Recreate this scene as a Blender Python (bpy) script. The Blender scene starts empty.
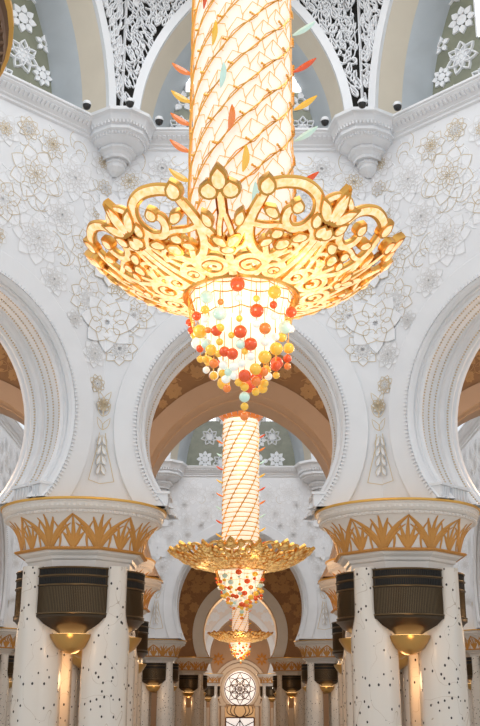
import bpy, math, random
from math import sin, cos, pi, sqrt, radians, atan2, asin, acos, tan
from mathutils import Vector, Matrix
random.seed(7)
S = bpy.context.scene
COL = S.collection
H = 3.0          # camera height; every z below is measured from the camera's height

# ------------------------------------------------------------------ materials
MATS = {}
def mat(name, col, rough=.5, metal=0., emis=None, estr=0., noise=0., nscale=3., col2=None, bump=0., spec=.5):
    m = bpy.data.materials.new(name); m.use_nodes = True
    nt = m.node_tree; b = nt.nodes['Principled BSDF']
    b.inputs['Base Color'].default_value = (*col, 1); b.inputs['Roughness'].default_value = rough
    b.inputs['Metallic'].default_value = metal
    b.inputs['Specular IOR Level'].default_value = spec
    if emis:
        b.inputs['Emission Color'].default_value = (*emis, 1); b.inputs['Emission Strength'].default_value = estr
    if noise or bump:
        tc = nt.nodes.new('ShaderNodeTexCoord'); n = nt.nodes.new('ShaderNodeTexNoise')
        n.inputs['Scale'].default_value = nscale; n.inputs['Detail'].default_value = 5
        n.inputs['Distortion'].default_value = .6
        nt.links.new(tc.outputs['Object'], n.inputs['Vector'])
        if noise:
            r = nt.nodes.new('ShaderNodeValToRGB')
            c2 = col2 or tuple(c*(1-noise) for c in col)
            r.color_ramp.elements[0].position = .3; r.color_ramp.elements[1].position = .7
            r.color_ramp.elements[0].color = (*c2, 1); r.color_ramp.elements[1].color = (*col, 1)
            nt.links.new(n.outputs['Fac'], r.inputs['Fac']); nt.links.new(r.outputs['Color'], b.inputs['Base Color'])
        if bump:
            bp = nt.nodes.new('ShaderNodeBump'); bp.inputs['Strength'].default_value = bump; bp.inputs['Distance'].default_value = .05
            nt.links.new(n.outputs['Fac'], bp.inputs['Height']); nt.links.new(bp.outputs['Normal'], b.inputs['Normal'])
    MATS[name] = m
    return m
M_white = mat('white marble', (.80,.81,.83), .45, noise=.06, nscale=.9)
M_relief = mat('carved white marble', (.83,.84,.86), .5)
M_cream = mat('cream marble', (.77,.71,.65), .4, noise=.06, nscale=1.2)
M_pink = mat('rose white marble', (.80,.72,.66), .45, noise=.07, nscale=1.)
M_line = mat('petal edge shade', (.73,.72,.71), .5)
M_ginlay = mat('gilt inlay line', (.62,.50,.33), .4, .2)
M_gold = mat('gilding', (.88,.46,.11), .34, 1.)
M_goldpaint = mat('painted gold leaf', (.58,.27,.06), .45, .2)
M_goldrim = mat('gilt rim', (.75,.42,.09), .35, .5)
M_tan = mat('tan stone', (.56,.38,.25), .5, noise=.06, nscale=.8)
M_brown = mat('shaded warm lit stone', (.34,.18,.075), .55, noise=.15, nscale=2.)  # brown holds the shade and warm light on the passage walls
M_brline = mat('raised amber ornament', (.50,.29,.12), .5)
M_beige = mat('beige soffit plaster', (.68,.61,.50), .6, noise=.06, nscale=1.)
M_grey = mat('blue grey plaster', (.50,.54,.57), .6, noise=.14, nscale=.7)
M_green = mat('olive green glass panel', (.25,.26,.19), .3, noise=.25, nscale=1.5)
M_dark = mat('hollow shade', (.05,.048,.042), .8)
M_bronze = mat('dark bronze', (.055,.036,.02), .38, .75)
M_bronzeedge = mat('bronze edging', (.15,.10,.05), .35, .8)
M_slotshade = mat('slot shade black', (.012,.01,.008), .8)
M_brass = mat('brass bowl', (.50,.30,.10), .3, .9)
M_goldglow = mat('glowing gold line', (.78,.45,.18), .5, emis=(.95,.55,.22), estr=.32)  # gold lines given a glow so they look lit by the column
M_lampwarm = mat('warm lamp', (1,.8,.5), .5, emis=(1,.62,.25), estr=2.5)
M_black = mat('black plastic', (.02,.02,.02), .3)
M_capshade = mat('shaded capital brown', (.16,.075,.035), .5, noise=.3, nscale=4.)  # dark brown puts the near capital's shade into its colour
M_floor = mat('floor marble', (.75,.74,.70), .15, noise=.08, nscale=.5)
M_day = mat('daylit window glass', (.9,.9,.9), .3, emis=(.93,.97,1), estr=1.6)
M_stain = mat('backlit pale glass', (.9,.9,.9), .3, emis=(.93,.95,.97), estr=.55)
M_amberg = mat('backlit amber glass', (.6,.4,.2), .3, emis=(.75,.47,.22), estr=.35)
M_trac = mat('brown tracery', (.13,.06,.03), .5)
M_colglass = mat('lit column glass', (.88,.78,.66), .3, emis=(1.,.86,.74), estr=.50)
M_colglass2 = mat('lit glass tubes', (.95,.85,.7), .3, emis=(1.,.86,.70), estr=.46)
M_faceglow = mat('gilt face glow', (.9,.72,.48), .35, .1, emis=(1.,.82,.54), estr=.80, noise=.5, nscale=9., col2=(.85,.46,.14))  # pale glow stands for lamp light on the gilded dish faces
_n = M_faceglow.node_tree; _n.links.new([x for x in _n.nodes if x.type == 'VALTORGB'][0].outputs['Color'], _n.nodes['Principled BSDF'].inputs['Emission Color'])
M_faceglow2 = mat('far gilt face glow', (.95,.66,.26), .3, .5, emis=(1.,.72,.30), estr=.55, noise=.5, nscale=7., col2=(.30,.12,.02))  # same painted glow, mottled, for the farther dishes
_n = M_faceglow2.node_tree; _n.links.new([x for x in _n.nodes if x.type == 'VALTORGB'][0].outputs['Color'], _n.nodes['Principled BSDF'].inputs['Emission Color'])
M_bowl = mat('glowing lamp bowl', (1,.9,.7), .4, emis=(1,.88,.68), estr=.85)
M_red = mat('red orange glass', (.72,.075,.012), .08, emis=(1,.14,.02), estr=.18, spec=.8)
M_orange = mat('orange glass', (.85,.22,.04), .08, emis=(1,.28,.05), estr=.2, spec=.8)
M_amber = mat('yellow amber glass', (.9,.50,.05), .08, emis=(1,.58,.08), estr=.22, spec=.8)
M_pale = mat('pale green glass', (.62,.82,.70), .08, emis=(.7,.95,.8), estr=.15, spec=.8)
M_clear = mat('milky glass', (.9,.9,.82), .08, emis=(1,.97,.85), estr=.25, spec=.8)

# column shaft: cream stone with little dark inlaid petals and thin winding vines
def shaft_material():
    m = mat('inlaid cream marble', (.72,.65,.57), .22)
    nt = m.node_tree; b = nt.nodes['Principled BSDF']; L = nt.links.new
    tc = nt.nodes.new('ShaderNodeTexCoord')
    mp = nt.nodes.new('ShaderNodeMapping'); mp.inputs['Scale'].default_value = (1,1,.75); L(tc.outputs['Object'], mp.inputs['Vector'])
    v = nt.nodes.new('ShaderNodeTexVoronoi'); v.inputs['Scale'].default_value = 5.6; v.inputs['Randomness'].default_value = 1
    L(mp.outputs['Vector'], v.inputs['Vector'])
    lt = nt.nodes.new('ShaderNodeMath'); lt.operation = 'LESS_THAN'; lt.inputs[1].default_value = .17; L(v.outputs['Distance'], lt.inputs[0])
    w = nt.nodes.new('ShaderNodeTexNoise'); w.inputs['Scale'].default_value = 1.15; w.inputs['Detail'].default_value = 1.; w.inputs['Distortion'].default_value = .8
    L(mp.outputs['Vector'], w.inputs['Vector'])
    s1 = nt.nodes.new('ShaderNodeMath'); s1.operation = 'SUBTRACT'; s1.inputs[1].default_value = .5; L(w.outputs['Fac'], s1.inputs[0])
    ab = nt.nodes.new('ShaderNodeMath'); ab.operation = 'ABSOLUTE'; L(s1.outputs[0], ab.inputs[0])
    l2 = nt.nodes.new('ShaderNodeMath'); l2.operation = 'LESS_THAN'; l2.inputs[1].default_value = .0028; L(ab.outputs[0], l2.inputs[0])
    mx = nt.nodes.new('ShaderNodeMixRGB'); mx.inputs[1].default_value = (.72,.65,.57,1); mx.inputs[2].default_value = (.52,.42,.33,1); L(l2.outputs[0], mx.inputs[0])
    m2 = nt.nodes.new('ShaderNodeMixRGB'); m2.inputs[2].default_value = (.05,.035,.03,1); L(lt.outputs[0], m2.inputs[0]); L(mx.outputs[0], m2.inputs[1])
    L(m2.outputs[0], b.inputs['Base Color'])
    return m
M_shaft = shaft_material()

# ------------------------------------------------------------------ mesh helpers
class MB:
    def __init__(s): s.v = []; s.f = []
    def add(s, vs, fs):
        o = len(s.v); s.v += [tuple(v) for v in vs]; s.f += [tuple(i+o for i in f) for f in fs]
    def box(s, c, d, rot=None):
        hx,hy,hz = d[0]/2, d[1]/2, d[2]/2
        vs = [Vector((x*hx,y*hy,z*hz)) for x in (-1,1) for y in (-1,1) for z in (-1,1)]
        if rot: vs = [rot @ v for v in vs]
        s.add([v+Vector(c) for v in vs], [(0,1,3,2),(4,6,7,5),(0,4,5,1),(2,3,7,6),(0,2,6,4),(1,5,7,3)])
    def ring_loft(s, rings, closed=True, cap=True):
        n = len(rings[0]); vs = [p for r in rings for p in r]; fs = []
        for i in range(len(rings)-1):
            for j in range(n if closed else n-1):
                k = (j+1) % n
                fs.append((i*n+j, i*n+k, (i+1)*n+k, (i+1)*n+j))
        if cap:
            fs.append(tuple(range(n-1,-1,-1))); fs.append(tuple((len(rings)-1)*n+j for j in range(n)))
        s.add(vs, fs)
    def lathe(s, prof, n=32, c=(0,0), ph=0., cap=False, ys=1., a0=0., a1=2*pi):
        full = abs(a1-a0-2*pi) < 1e-6
        m = n if full else n+1
        rings = [[(c[0]+r*cos(ph+a0+(a1-a0)*j/n), c[1]+ys*r*sin(ph+a0+(a1-a0)*j/n), z) for j in range(m)] for r,z in prof]
        s.ring_loft(rings, full, cap)
    def tube(s, pts, r, n=5, closed=False):
        pts = [Vector(p) for p in pts]; N = len(pts); rings = []
        for i,p in enumerate(pts):
            if closed: t = pts[(i+1)%N]-pts[i-1]
            else: t = pts[min(i+1,N-1)]-pts[max(i-1,0)]
            t = t.normalized() if t.length > 1e-9 else Vector((0,0,1))
            a = Vector((0,0,1)) if abs(t.z) < .9 else Vector((0,1,0))
            u = t.cross(a).normalized(); w = t.cross(u)
            rr = r[i] if isinstance(r,(list,tuple)) else r
            rings.append([p+u*cos(2*pi*k/n)*rr+w*sin(2*pi*k/n)*rr for k in range(n)])
        if closed: rings.append(rings[0])
        s.ring_loft(rings, True, not closed)
    def ball(s, c, r, n=12, m=8):
        rings = [[(c[0]+r*sin(pi*i/m)*cos(2*pi*j/n), c[1]+r*sin(pi*i/m)*sin(2*pi*j/n), c[2]+r*cos(pi*i/m)) for j in range(n)] for i in range(m+1)]
        s.ring_loft(rings, True, False)
    def build(s, name, m, parent=None, smooth=False, loc=None, rot=0.):
        me = bpy.data.meshes.new(name); me.from_pydata(s.v, [], s.f); me.validate(); me.update()
        if smooth:
            me.polygons.foreach_set('use_smooth', [True]*len(me.polygons))
            try: me.set_sharp_from_angle(angle=radians(40))
            except Exception: pass
        me.materials.append(m)
        o = bpy.data.objects.new(name, me); COL.objects.link(o)
        if parent: o.parent = parent
        if loc is not None: o.location = loc
        o.rotation_euler = (0,0,rot)
        return o
def tag(o, label=None, cat=None, group=None, kind=None):
    if label: o['label'] = label
    if cat: o['category'] = cat
    if group: o['group'] = group
    if kind: o['kind'] = kind
    return o
def empty(name, loc, rot=0.):
    o = bpy.data.objects.new(name, None); COL.objects.link(o); o.location = loc; o.rotation_euler = (0,0,rot); o.empty_display_size = .3
    return o
def copy_tree(o, parent=None):
    c = o.copy(); COL.objects.link(c)
    if parent: c.parent = parent
    for ch in list(o.children): copy_tree(ch, c)
    return c
def catmull(P, k=6):
    P = [Vector(p) for p in P]; out = []
    for i in range(len(P)-1):
        a = P[max(i-1,0)]; b = P[i]; c = P[i+1]; d = P[min(i+2,len(P)-1)]
        for j in range(k):
            t = j/k
            out.append(.5*((2*b)+(c-a)*t+(2*a-5*b+4*c-d)*t*t+(3*b-a-3*c+d)*t**3))
    out.append(P[-1]); return out

# ------------------------------------------------------------------ arches (pointed horseshoes of two arcs)
def arc_pts(a, c, zc, z0, off=0., n=22, u0=0.):
    """from the left foot over the apex to the right foot; off > 0 lies inside the opening"""
    R = a+c-off
    f0 = asin(max(-1, min(1, (z0-zc)/R))); f1 = acos(c/R)
    right = [(u0+R*cos(f1+(f0-f1)*i/n)-c, zc+R*sin(f1+(f0-f1)*i/n)) for i in range(n+1)]
    left = [(2*u0-x, z) for x,z in reversed(right)]
    return left[:-1]+right
def arc_sweep(mb, arch, prof, n=22):
    a,c,zc,z0 = arch[:4]; u0 = arch[4] if len(arch) > 4 else 0.
    curves = [[(u,d,z) for u,z in arc_pts(a,c,zc,z0,o,n,u0)] for o,d in prof]
    mb.ring_loft(curves, False, False)
def strip2d(mb, P, w, d0=0., h=.03, flat=False):
    """ribbon lying on a wall (x, z), raised h towards -y from depth d0; w = half width"""
    n = len(P); rows = []
    for i in range(n):
        a = P[max(i-1,0)]; b = P[min(i+1,n-1)]
        tx,tz = b[0]-a[0], b[1]-a[1]; l = sqrt(tx*tx+tz*tz) or 1
        sx,sz = -tz/l, tx/l; x,z = P[i][0], P[i][1]
        ww = w[i] if isinstance(w,(list,tuple)) else w
        if flat: rows.append([(x-sx*ww,d0-h,z-sz*ww),(x+sx*ww,d0-h,z+sz*ww)])
        else: rows.append([(x-sx*ww,d0,z-sz*ww),(x-sx*ww*.5,d0-h,z-sz*ww*.5),(x+sx*ww*.5,d0-h,z+sz*ww*.5),(x+sx*ww,d0,z+sz*ww)])
    mb.ring_loft(rows, False, False)
def petal_outline(cx, cz, ang, r0, r1, w, k=6):
    """pointed petal as a closed list of (x, z)"""
    L = []
    for i in range(k+1):
        t = i/k; L.append((r0+(r1-r0)*t, w*sin(pi*t**.8)*(1-.15*t)))
    pts = L+[(x,-y) for x,y in reversed(L[1:-1])]
    ca,sa = cos(ang), sin(ang)
    return [(cx+x*ca-y*sa, cz+x*sa+y*ca) for x,y in pts]
def petal(mb, cx, cz, ang, r0, r1, w, h, d0=0., k=5):
    out = petal_outline(cx,cz,ang,r0,r1,w,k); n = len(out); ca,sa = cos(ang), sin(ang)
    rm = r0+(r1-r0)*.55
    vs = [(x,d0,z) for x,z in out]+[(x*.93+(cx+rm*ca)*.07,d0-h*.8,z*.93+(cz+rm*sa)*.07) for x,z in out]+[(cx+rm*ca,d0-h*.45,cz+rm*sa)]
    fs = [(i,(i+1)%n,n+(i+1)%n,n+i) for i in range(n)]+[(n+i,n+(i+1)%n,2*n) for i in range(n)]
    mb.add(vs, fs)
def flower(mw, mg, cx, cz, R, rot=0., gold=.3, petals=8, d0=0., lw=.016, ml=None):
    for ring,(f0,f1,fw,h,ph) in enumerate(((.42,1.,.30,.018,0),(.22,.74,.27,.030,.5),(.06,.44,.15,.042,0))):
        isg = random.random() < gold
        for k in range(petals):
            ang = rot+(k+ph)*2*pi/petals
            petal(mw, cx, cz, ang, R*f0, R*f1, R*fw, h, d0)
            if isg or ml is not None:
                o = petal_outline(cx,cz,ang,R*f0,R*f1,R*fw*1.03,5)
                strip2d(mg if isg else ml, o+[o[0]], lw*(.65 if isg else .65), d0-h*.8, .008, True)
def vine(mb, mg, x, z, ang, L, d0=0., gold=.3):
    P = []; cur = random.choice((-1,1))*random.uniform(1.2,2.6)/L; a = ang
    for i in range(11):
        P.append((x,z)); a += cur*L/10*(1+i*.12); x += cos(a)*L/10; z += sin(a)*L/10
    strip2d(mb, P, [.022*(1-.06*i) for i in range(11)], d0, .014)
    if random.random() < gold: strip2d(mg, P, .009, d0-.015, .003, True)
    petal(mb, P[5][0], P[5][1], a, 0, L*.3, L*.09, .02, d0)

# ------------------------------------------------------------------ walls
def wall_mesh(W0, W1, z0, z1, T, arches, d0=0.):
    """slab from x = W0 to W1 whose foot at z0 is cut by horseshoe arches"""
    mb = MB(); P = [(W0,z0)]
    for A in arches: P += arc_pts(*A[:4], 0., 22, A[4])
    P += [(W1,z0),(W1,z1),(W0,z1)]
    n = len(P)
    mb.v = [(x,d0,z) for x,z in P]+[(x,d0+T,z) for x,z in P]
    mb.f = [tuple(range(n)), tuple(range(2*n-1,n-1,-1))]+[(i,i+n,(i+1)%n+n,(i+1)%n) for i in range(n)]
    return mb
def arch_trim(wall, A, T, band, m_band, m_rev, detail=True, dent=.12, mscale=1.):
    u0 = A[4]
    b = MB(); arc_sweep(b, A, [(-band,.0),(-band,-.07),(-band*.97,-.09),(-.02,-.09),(0,0)])
    b.build('arch_band', m_band, wall)
    r = MB(); k = T/2.7; q = mscale
    prof = [(0,-.09),(.08*q,-.02),(.14*q,.08),(.07*q,.18),(.16*q,.24*k),(.16*q,.38*k),(.26*q,.44*k),(.18*q,.58*k),(.06*q,.62*k),(.02,.68*k),(.02,1.72*k),(.13*q,1.76*k),(.20*q,1.88*k),(.12*q,2.0*k),(.18*q,2.06*k),(.18*q,2.2*k),(.25*q,2.3*k),(.20*q,2.45*k),(.26*q,2.55*k),(.26*q,2.7*k),(.0,2.72*k)]
    arc_sweep(r, A, prof); r.build('arch_moulding', m_rev, wall)
    if detail:
        t = MB()
        Q = arc_pts(A[0],A[1],A[2],A[3],-.05,60,u0)
        L = 0; nxt = .12
        for i in range(len(Q)-1):
            (x0,z0),(x1,z1) = Q[i],Q[i+1]; l = sqrt((x1-x0)**2+(z1-z0)**2); a = atan2(z1-z0,x1-x0)
            while nxt < L+l:
                f = (nxt-L)/l
                if z0+(z1-z0)*f < A[3]+.1: nxt += dent; continue
                f = (nxt-L)/l; t.box((x0+(x1-x0)*f,-.11,z0+(z1-z0)*f),(.055,.06,.11),Matrix.Rotation(-a,3,'Y')); nxt += dent
            L += l
        t.build('dentil_course', m_band, wall)
        g = MB()
        for off,d in ((.03,.8*k),(.03,1.15*k),(.03,1.5*k),(.13*q,.28*k),(.20*q,2.13*k)):
            Q = arc_pts(A[0],A[1],A[2],A[3],off,45,u0)
            for i in range(len(Q)-1):
                for f in (0.,.5):
                    x = Q[i][0]*(1-f)+Q[i+1][0]*f; z = Q[i][1]*(1-f)+Q[i+1][1]*f
                    g.box((x,d,z),(.035,.05,.035))
        g.build('gold_studs', M_ginlay, wall)
        ft = MB()                                  # fluted blocks the moulding stands on
        for sgn in (-1,1):
            xf = arc_pts(A[0],A[1],A[2],A[3],0,4,0)[-1][0]
            for i,(off,d,w,l) in enumerate(((.10,.2,.34,.5),(.12,1.15,.30,.9))):
                x = u0+sgn*(xf-off+.20)
                ft.box((x,d*k,A[3]+.18),(w,l*k,.36)); ft.box((x-sgn*.03,d*k,A[3]+.40),(w+.1,l*k+.08,.08))
                for j in range(5): ft.box((x-sgn*w*.5,(d-l*.4+j*l*.2)*k,A[3]+.20),(.06,.06,.30))
        ft.build('fluted_block', m_band, wall)
def inside_spandrel(u, z, arches, band, r):
    for A in arches:
        a,c,zc,z0,u0 = A; x = abs(u-u0)
        if sqrt((x+c)**2+(z-zc)**2) < a+c+band+r and z > zc-4: return False
    return True
def relief(wall, W, zlo, zhi, arches, band, seed, rmin, rmax, gold=.25, m1=M_relief, m2=M_ginlay, tries=2600, vines=120, sc=1., lw=.016):
    random.seed(seed); mw, mg, ml = MB(), MB(), MB(); got = []
    for i in range(tries):
        r = random.uniform(rmin, rmax)*(1-.62*i/tries); u = random.uniform(0.0, W-r*.6); z = random.uniform(zlo+r, zhi-r)
        if not inside_spandrel(u,z,arches,band,r*.85): continue
        if any((u-a)**2+(z-b)**2 < (r+c)**2*.70 for a,b,c in got) or (r*.2 < u < r*.93): continue
        got.append((u,z,r))
    for u,z,r in got:
        rot = random.choice((0,pi/8))+pi/2
        for sg in ((-1,1) if u > .2 else (1,)):
            stt = random.getstate(); flower(mw, mg, sg*u, z, r, rot if sg > 0 else pi-rot, gold, 8, 0., lw, ml if m2 is M_ginlay else None)
            if sg < 0: random.setstate(stt)
    for i in range(vines):
        u = random.uniform(0,W-.3); z = random.uniform(zlo,zhi-.3)
        if not inside_spandrel(u,z,arches,band,.5*sc): continue
        a = random.uniform(0,2*pi); L = random.uniform(.7,1.3)*sc; st = random.getstate()
        for sg in (-1,1):
            random.setstate(st); v0 = MB(); g0 = MB(); vine(v0,g0,u,z,a,L,0.,gold)
            if max(abs(p[0]) for p in v0.v) > W or min(p[2] for p in v0.v) < zlo-.6 or min(p[0] for p in v0.v) < 0 or any(not inside_spandrel(p[0],p[2],arches,band,.03) for p in v0.v): break
            mw.add([(sg*x,y,zz) for x,y,zz in v0.v], v0.f); mg.add([(sg*x,y,zz) for x,y,zz in g0.v], g0.f)
    mw.build('floral_relief', m1, wall); mg.build('gilt_outline', m2, wall)
    if ml.v: ml.build('petal_shade_outline', M_line, wall)  # taupe lines paint the shading along the petal edges

def lattice(mb, inside, x0, x1, z0, z1, sp, seed, d0, w, h=.06):
    """pierced leaf scrolls wherever inside(x, z)"""
    random.seed(seed); rows = int((z1-z0)/sp)+1
    for i in range(rows):
        z = z0+i*sp
        for j in range(int((x1-x0)/sp)+2):
            x = x0+(j+.5*(i%2))*sp+random.uniform(-.12,.12)*sp; zz = z+random.uniform(-.12,.12)*sp
            if not inside(x,zz): continue
            kind = random.random(); a = pi/2+random.choice((-1,1))*random.uniform(.08,.6)
            if kind < .80:
                o = petal_outline(x,zz,a,-sp*.72,sp*.80,sp*.30,5); o.append(o[0]); strip2d(mb,o,w,d0,h)
            elif kind < .97:
                P = []; q = random.choice((-1,1))
                for k in range(12):
                    t = k/11; r = sp*(.12+.52*t); P.append((x+r*cos(a+q*t*4.6),zz+r*sin(a+q*t*4.6)))
                strip2d(mb,P,w*1.1,d0,h)
            else: petal(mb,x,zz,a,-sp*.5,sp*.6,sp*.2,h,d0)
            L = sp*.75                               # the stem that ties it to the next one
            strip2d(mb,[(x-cos(a)*L,zz-sin(a)*L),(x-cos(a)*L*.5+.03,zz-sin(a)*L*.5),(x,zz),(x+cos(a+.3)*L,zz+sin(a+.3)*L)],w*.8,d0,h*.8)

def star_flower(name, m, x, z, r, parent, d0, style):
    mb = MB(); n = 8 if style == 0 else 7
    if style == 2:
        for k in range(5): petal(mb,x,z,pi/2+k*2*pi/5,r*.28,r,r*.30,.08,d0)
        o = [(x+r*.34*cos(2*pi*k/20),z+r*.34*sin(2*pi*k/20)) for k in range(21)]; strip2d(mb,o,r*.09,d0,.08)
    else:
        for k in range(n):
            a = pi/2+k*2*pi/n
            if style == 0:
                petal(mb,x,z,a,r*.34,r,r*.27,.09,d0)
            else:
                o = petal_outline(x,z,a,r*.25,r,r*.26,6); strip2d(mb,o+[o[0]],r*.075,d0,.08)
                o = petal_outline(x,z,a+pi/n,r*.15,r*.72,r*.16,5); strip2d(mb,o+[o[0]],r*.05,d0,.11)
        c = [(x+r*.36*cos(2*pi*k/16),z+r*.36*sin(2*pi*k/16)) for k in range(16)]
        mb.add([(a,d0-.07,b) for a,b in c]+[(x,d0-.1,z)], [(k,(k+1)%16,16) for k in range(16)])
    return mb.build(name, m, parent)

T8 = tan(pi/8)
def gallery(side, cx, cy, rot, A, zt, a, c, f, half_d, flowers, slits, seed, spac, wnum):
    """the arch over the cornice on one side of the octagon: pierced spandrels, soffits and a flowered window panel"""
    root = empty('upper_arch', (cx,cy,H), rot)
    hw = (A-half_d)*tan(pi/8); ztop = zt+1.04*sqrt((a+c)**2-c*c)+.35*f
    AA = (a,c,zt,zt,0.); d = -half_d
    b = MB(); arc_sweep(b, AA, [(-.30*f,d+.1),(-.30*f,d-.04),(0,d-.04),(0,d+.12)]); b.build('arch_border', M_white, root)
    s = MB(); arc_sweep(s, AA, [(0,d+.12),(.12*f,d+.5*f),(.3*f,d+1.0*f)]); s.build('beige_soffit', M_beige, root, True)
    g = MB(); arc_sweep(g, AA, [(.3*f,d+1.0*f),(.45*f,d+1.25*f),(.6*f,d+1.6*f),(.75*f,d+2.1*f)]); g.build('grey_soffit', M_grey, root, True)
    bk = MB(); P = arc_pts(a,c,zt,zt,-.28*f,22); n = len(P)        # dark plate painted in for the shade behind the pierced spandrels
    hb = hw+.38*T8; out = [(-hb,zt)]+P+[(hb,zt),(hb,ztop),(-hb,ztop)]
    bk.v = [(x,d+.38,z) for x,z in out]; bk.f = [tuple(range(len(out)))]; bk.build('hollow_shade_plate', M_dark, root)
    la = MB(); R = a+c+.30*f
    def ins(x,z,mrg=.08): return abs(x) < hw-.10 and z > zt-.1 and z < ztop and sqrt((abs(x)+c)**2+(z-zt)**2) > R+mrg*f
    lattice(la, ins, -hw, hw, zt+.1, ztop, spac, seed, d+.05, .031*f, .07*f)
    lattice(la, ins, -hw, hw, zt+.22, ztop, spac*1.7, seed+50, d+.05, .026*f, .07*f)
    la.build('pierced_spandrel', M_relief, root)
    e = MB()
    for sg in (-1,1): e.box((sg*(hw-.02),d+.03,(zt+ztop)/2),(.03*f,.06,ztop-zt))
    e.build('spandrel_rib', M_white, root)
    w = empty('window_%d' % wnum, (0,0,0)); w.parent = root
    P = arc_pts(a,c,zt,zt-.2,.73*f,22); p = MB(); dp = d+2.08*f
    p.v = [(x,dp,z) for x,z in P]+[(x,dp+.1,z) for x,z in P]; n = len(P); p.f = [tuple(range(n)),tuple(range(2*n-1,n-1,-1))]
    p.build('glass_panel', M_green, w)
    for x,z,r,st in flowers: star_flower('star_flower', M_relief, x, z, r, w, dp, st)
    for x,z,ww,hh in slits:
        q = MB(); q.box((x,dp-.05,z),(ww,.06,hh)); o = q.build('window_slit', M_day, w)
        q = MB()
        for sx in (-1,1): q.box((x+sx*ww*.5,dp-.07,z),(.05*f,.1,hh+.1*f))
        q.box((x,dp-.07,z),(.03*f,.1,hh)); q.box((x,dp-.07,z+hh/2),(ww,.1,.05*f)); q.build('slit_frame', M_white, o)
    return root

def cornice_piece(A, zt, f, m):
    mb = MB(); prof = [(0,-.62),(-.08,-.58),(-.08,-.50),(-.16,-.46),(-.16,-.42),(-.26,-.30),(-.40,-.18),(-.44,-.14),(-.44,-.10),(-.5,-.07),(-.5,0),(.6,.02)]
    rows = []
    for d,z in prof:
        w = (A+d*f)*tan(pi/8); rows.append([(-w,d*f,zt+z*f),(w,d*f,zt+z*f)])
    mb.ring_loft(rows, False, False)
    n = int(A*.8/.16/f)
    for i in range(n):                                   # small leaf teeth in the hollow of the cornice
        u = (-1+2*(i+.5)/n)*A*.4; mb.box((u,-.30*f,zt-.27*f),(.09*f,.10*f,.16*f),Matrix.Rotation(.8,3,'X'))
    return mb
def corbel(cx, cy, rot, zt, f, label, group):
    prof = [(r*(1.17 if z > -.9 else 1.02), z*.86) for r,z in [(1.12,0),(1.12,-.13),(1.04,-.17),(1.02,-.22),(.98,-.40),(.88,-.56),(.92,-.58),(.92,-.70),(.84,-.72),(.78,-.86),(.62,-1.0),(.66,-1.02),(.66,-1.12),(.55,-1.16),(.48,-1.27),(.34,-1.38),(.38,-1.40),(.38,-1.48),(.32,-1.52),(.33,-1.66),(.22,-1.8),(.05,-1.92)]]
    root = empty('corbel', (cx,cy,H), rot)
    tag(root, label, 'corbel', group)
    for nm,lo,hi in (('abacus',0,4),('fluted_tier',3,8),('lower_tier',7,14),('pendant',13,22)):
        mb = MB(); rings = []
        for r,z in prof[lo:hi]:
            rings.append([(1.0*r*f*cos(-pi+pi*(k)/6), 1.42*r*f*sin(-pi+pi*k/6), zt+z*f) for k in range(7)])
        mb.ring_loft(rings, False, False)
        if lo == 0: mb.add([(p[0],p[1],p[2]) for p in rings[0]], [tuple(range(7))])
        if lo in (3,7,13):
            z = (prof[lo+1][1])*f+zt; r = prof[lo+1][0]*f
            for k in range(6):
                for j in range(5):
                    t = (j+.5)/5; a,b = -pi+pi*k/6, -pi+pi*(k+1)/6
                    x = r*(cos(a)*(1-t)+cos(b)*t); y = 1.42*r*(sin(a)*(1-t)+sin(b)*t)
                    mb.box((x*.98,y*.98,z-.05*f),(.05*f,.05*f,.10*f))
        mb.build(nm, M_white, root)
    return root

# ------------------------------------------------------------------ the octagon under a dome
T8 = tan(pi/8)
def octagon(tagname, cy, A, zt, arch, band, T, fs, cf, sides, z0=5.8, relief_r=(.7,1.1), gal=None, names=None, seed=1, detail=True, gold=.25, lw=.016, vines=260):
    C0 = (0,cy); out = {}
    for s in sides:
        ang = s*pi/4                                     # 0 = back, +1 = back left, -1 = back right
        cx_, cy_ = -sin(ang)*A, cy+cos(ang)*A
        hw = A*T8
        Ar = (*arch, z0, 0.)
        root = tag(wall_mesh(-hw, hw, z0, zt, T, [Ar]).build('wall_'+names[s], M_white, None, False, (cx_,cy_,H), ang), kind='structure')
        root['label'] = 'white marble wall with a pointed horseshoe arch, ' + {0:'facing the camera',1:'slanting nearer on one side',-1:'slanting nearer on the other side',2:'side of the bay',-2:'other side of the bay'}[s]
        arch_trim(root, Ar, T, band, M_white, M_white, True, .12*fs, .8*fs)
        relief(root, hw-.05, z0+.8, zt-.7*cf, [Ar], band, seed+abs(s)*(10 if s else 0)+(1 if s else 0), relief_r[0], relief_r[1], gold, vines=vines, sc=fs, lw=lw)
        cornice_piece(A, zt, cf, M_white).build('cornice', M_white, root)
        out[s] = root
        if gal and s in gal:
            G = gal[s]; r = gallery(s, cx_, cy_, ang, A, zt, *G[:3], G[3], G[4], G[5], seed+s, G[6], G[7])
            r.parent = root; r.location = (0,0,0); r.rotation_euler = (0,0,0)
    return out
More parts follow.
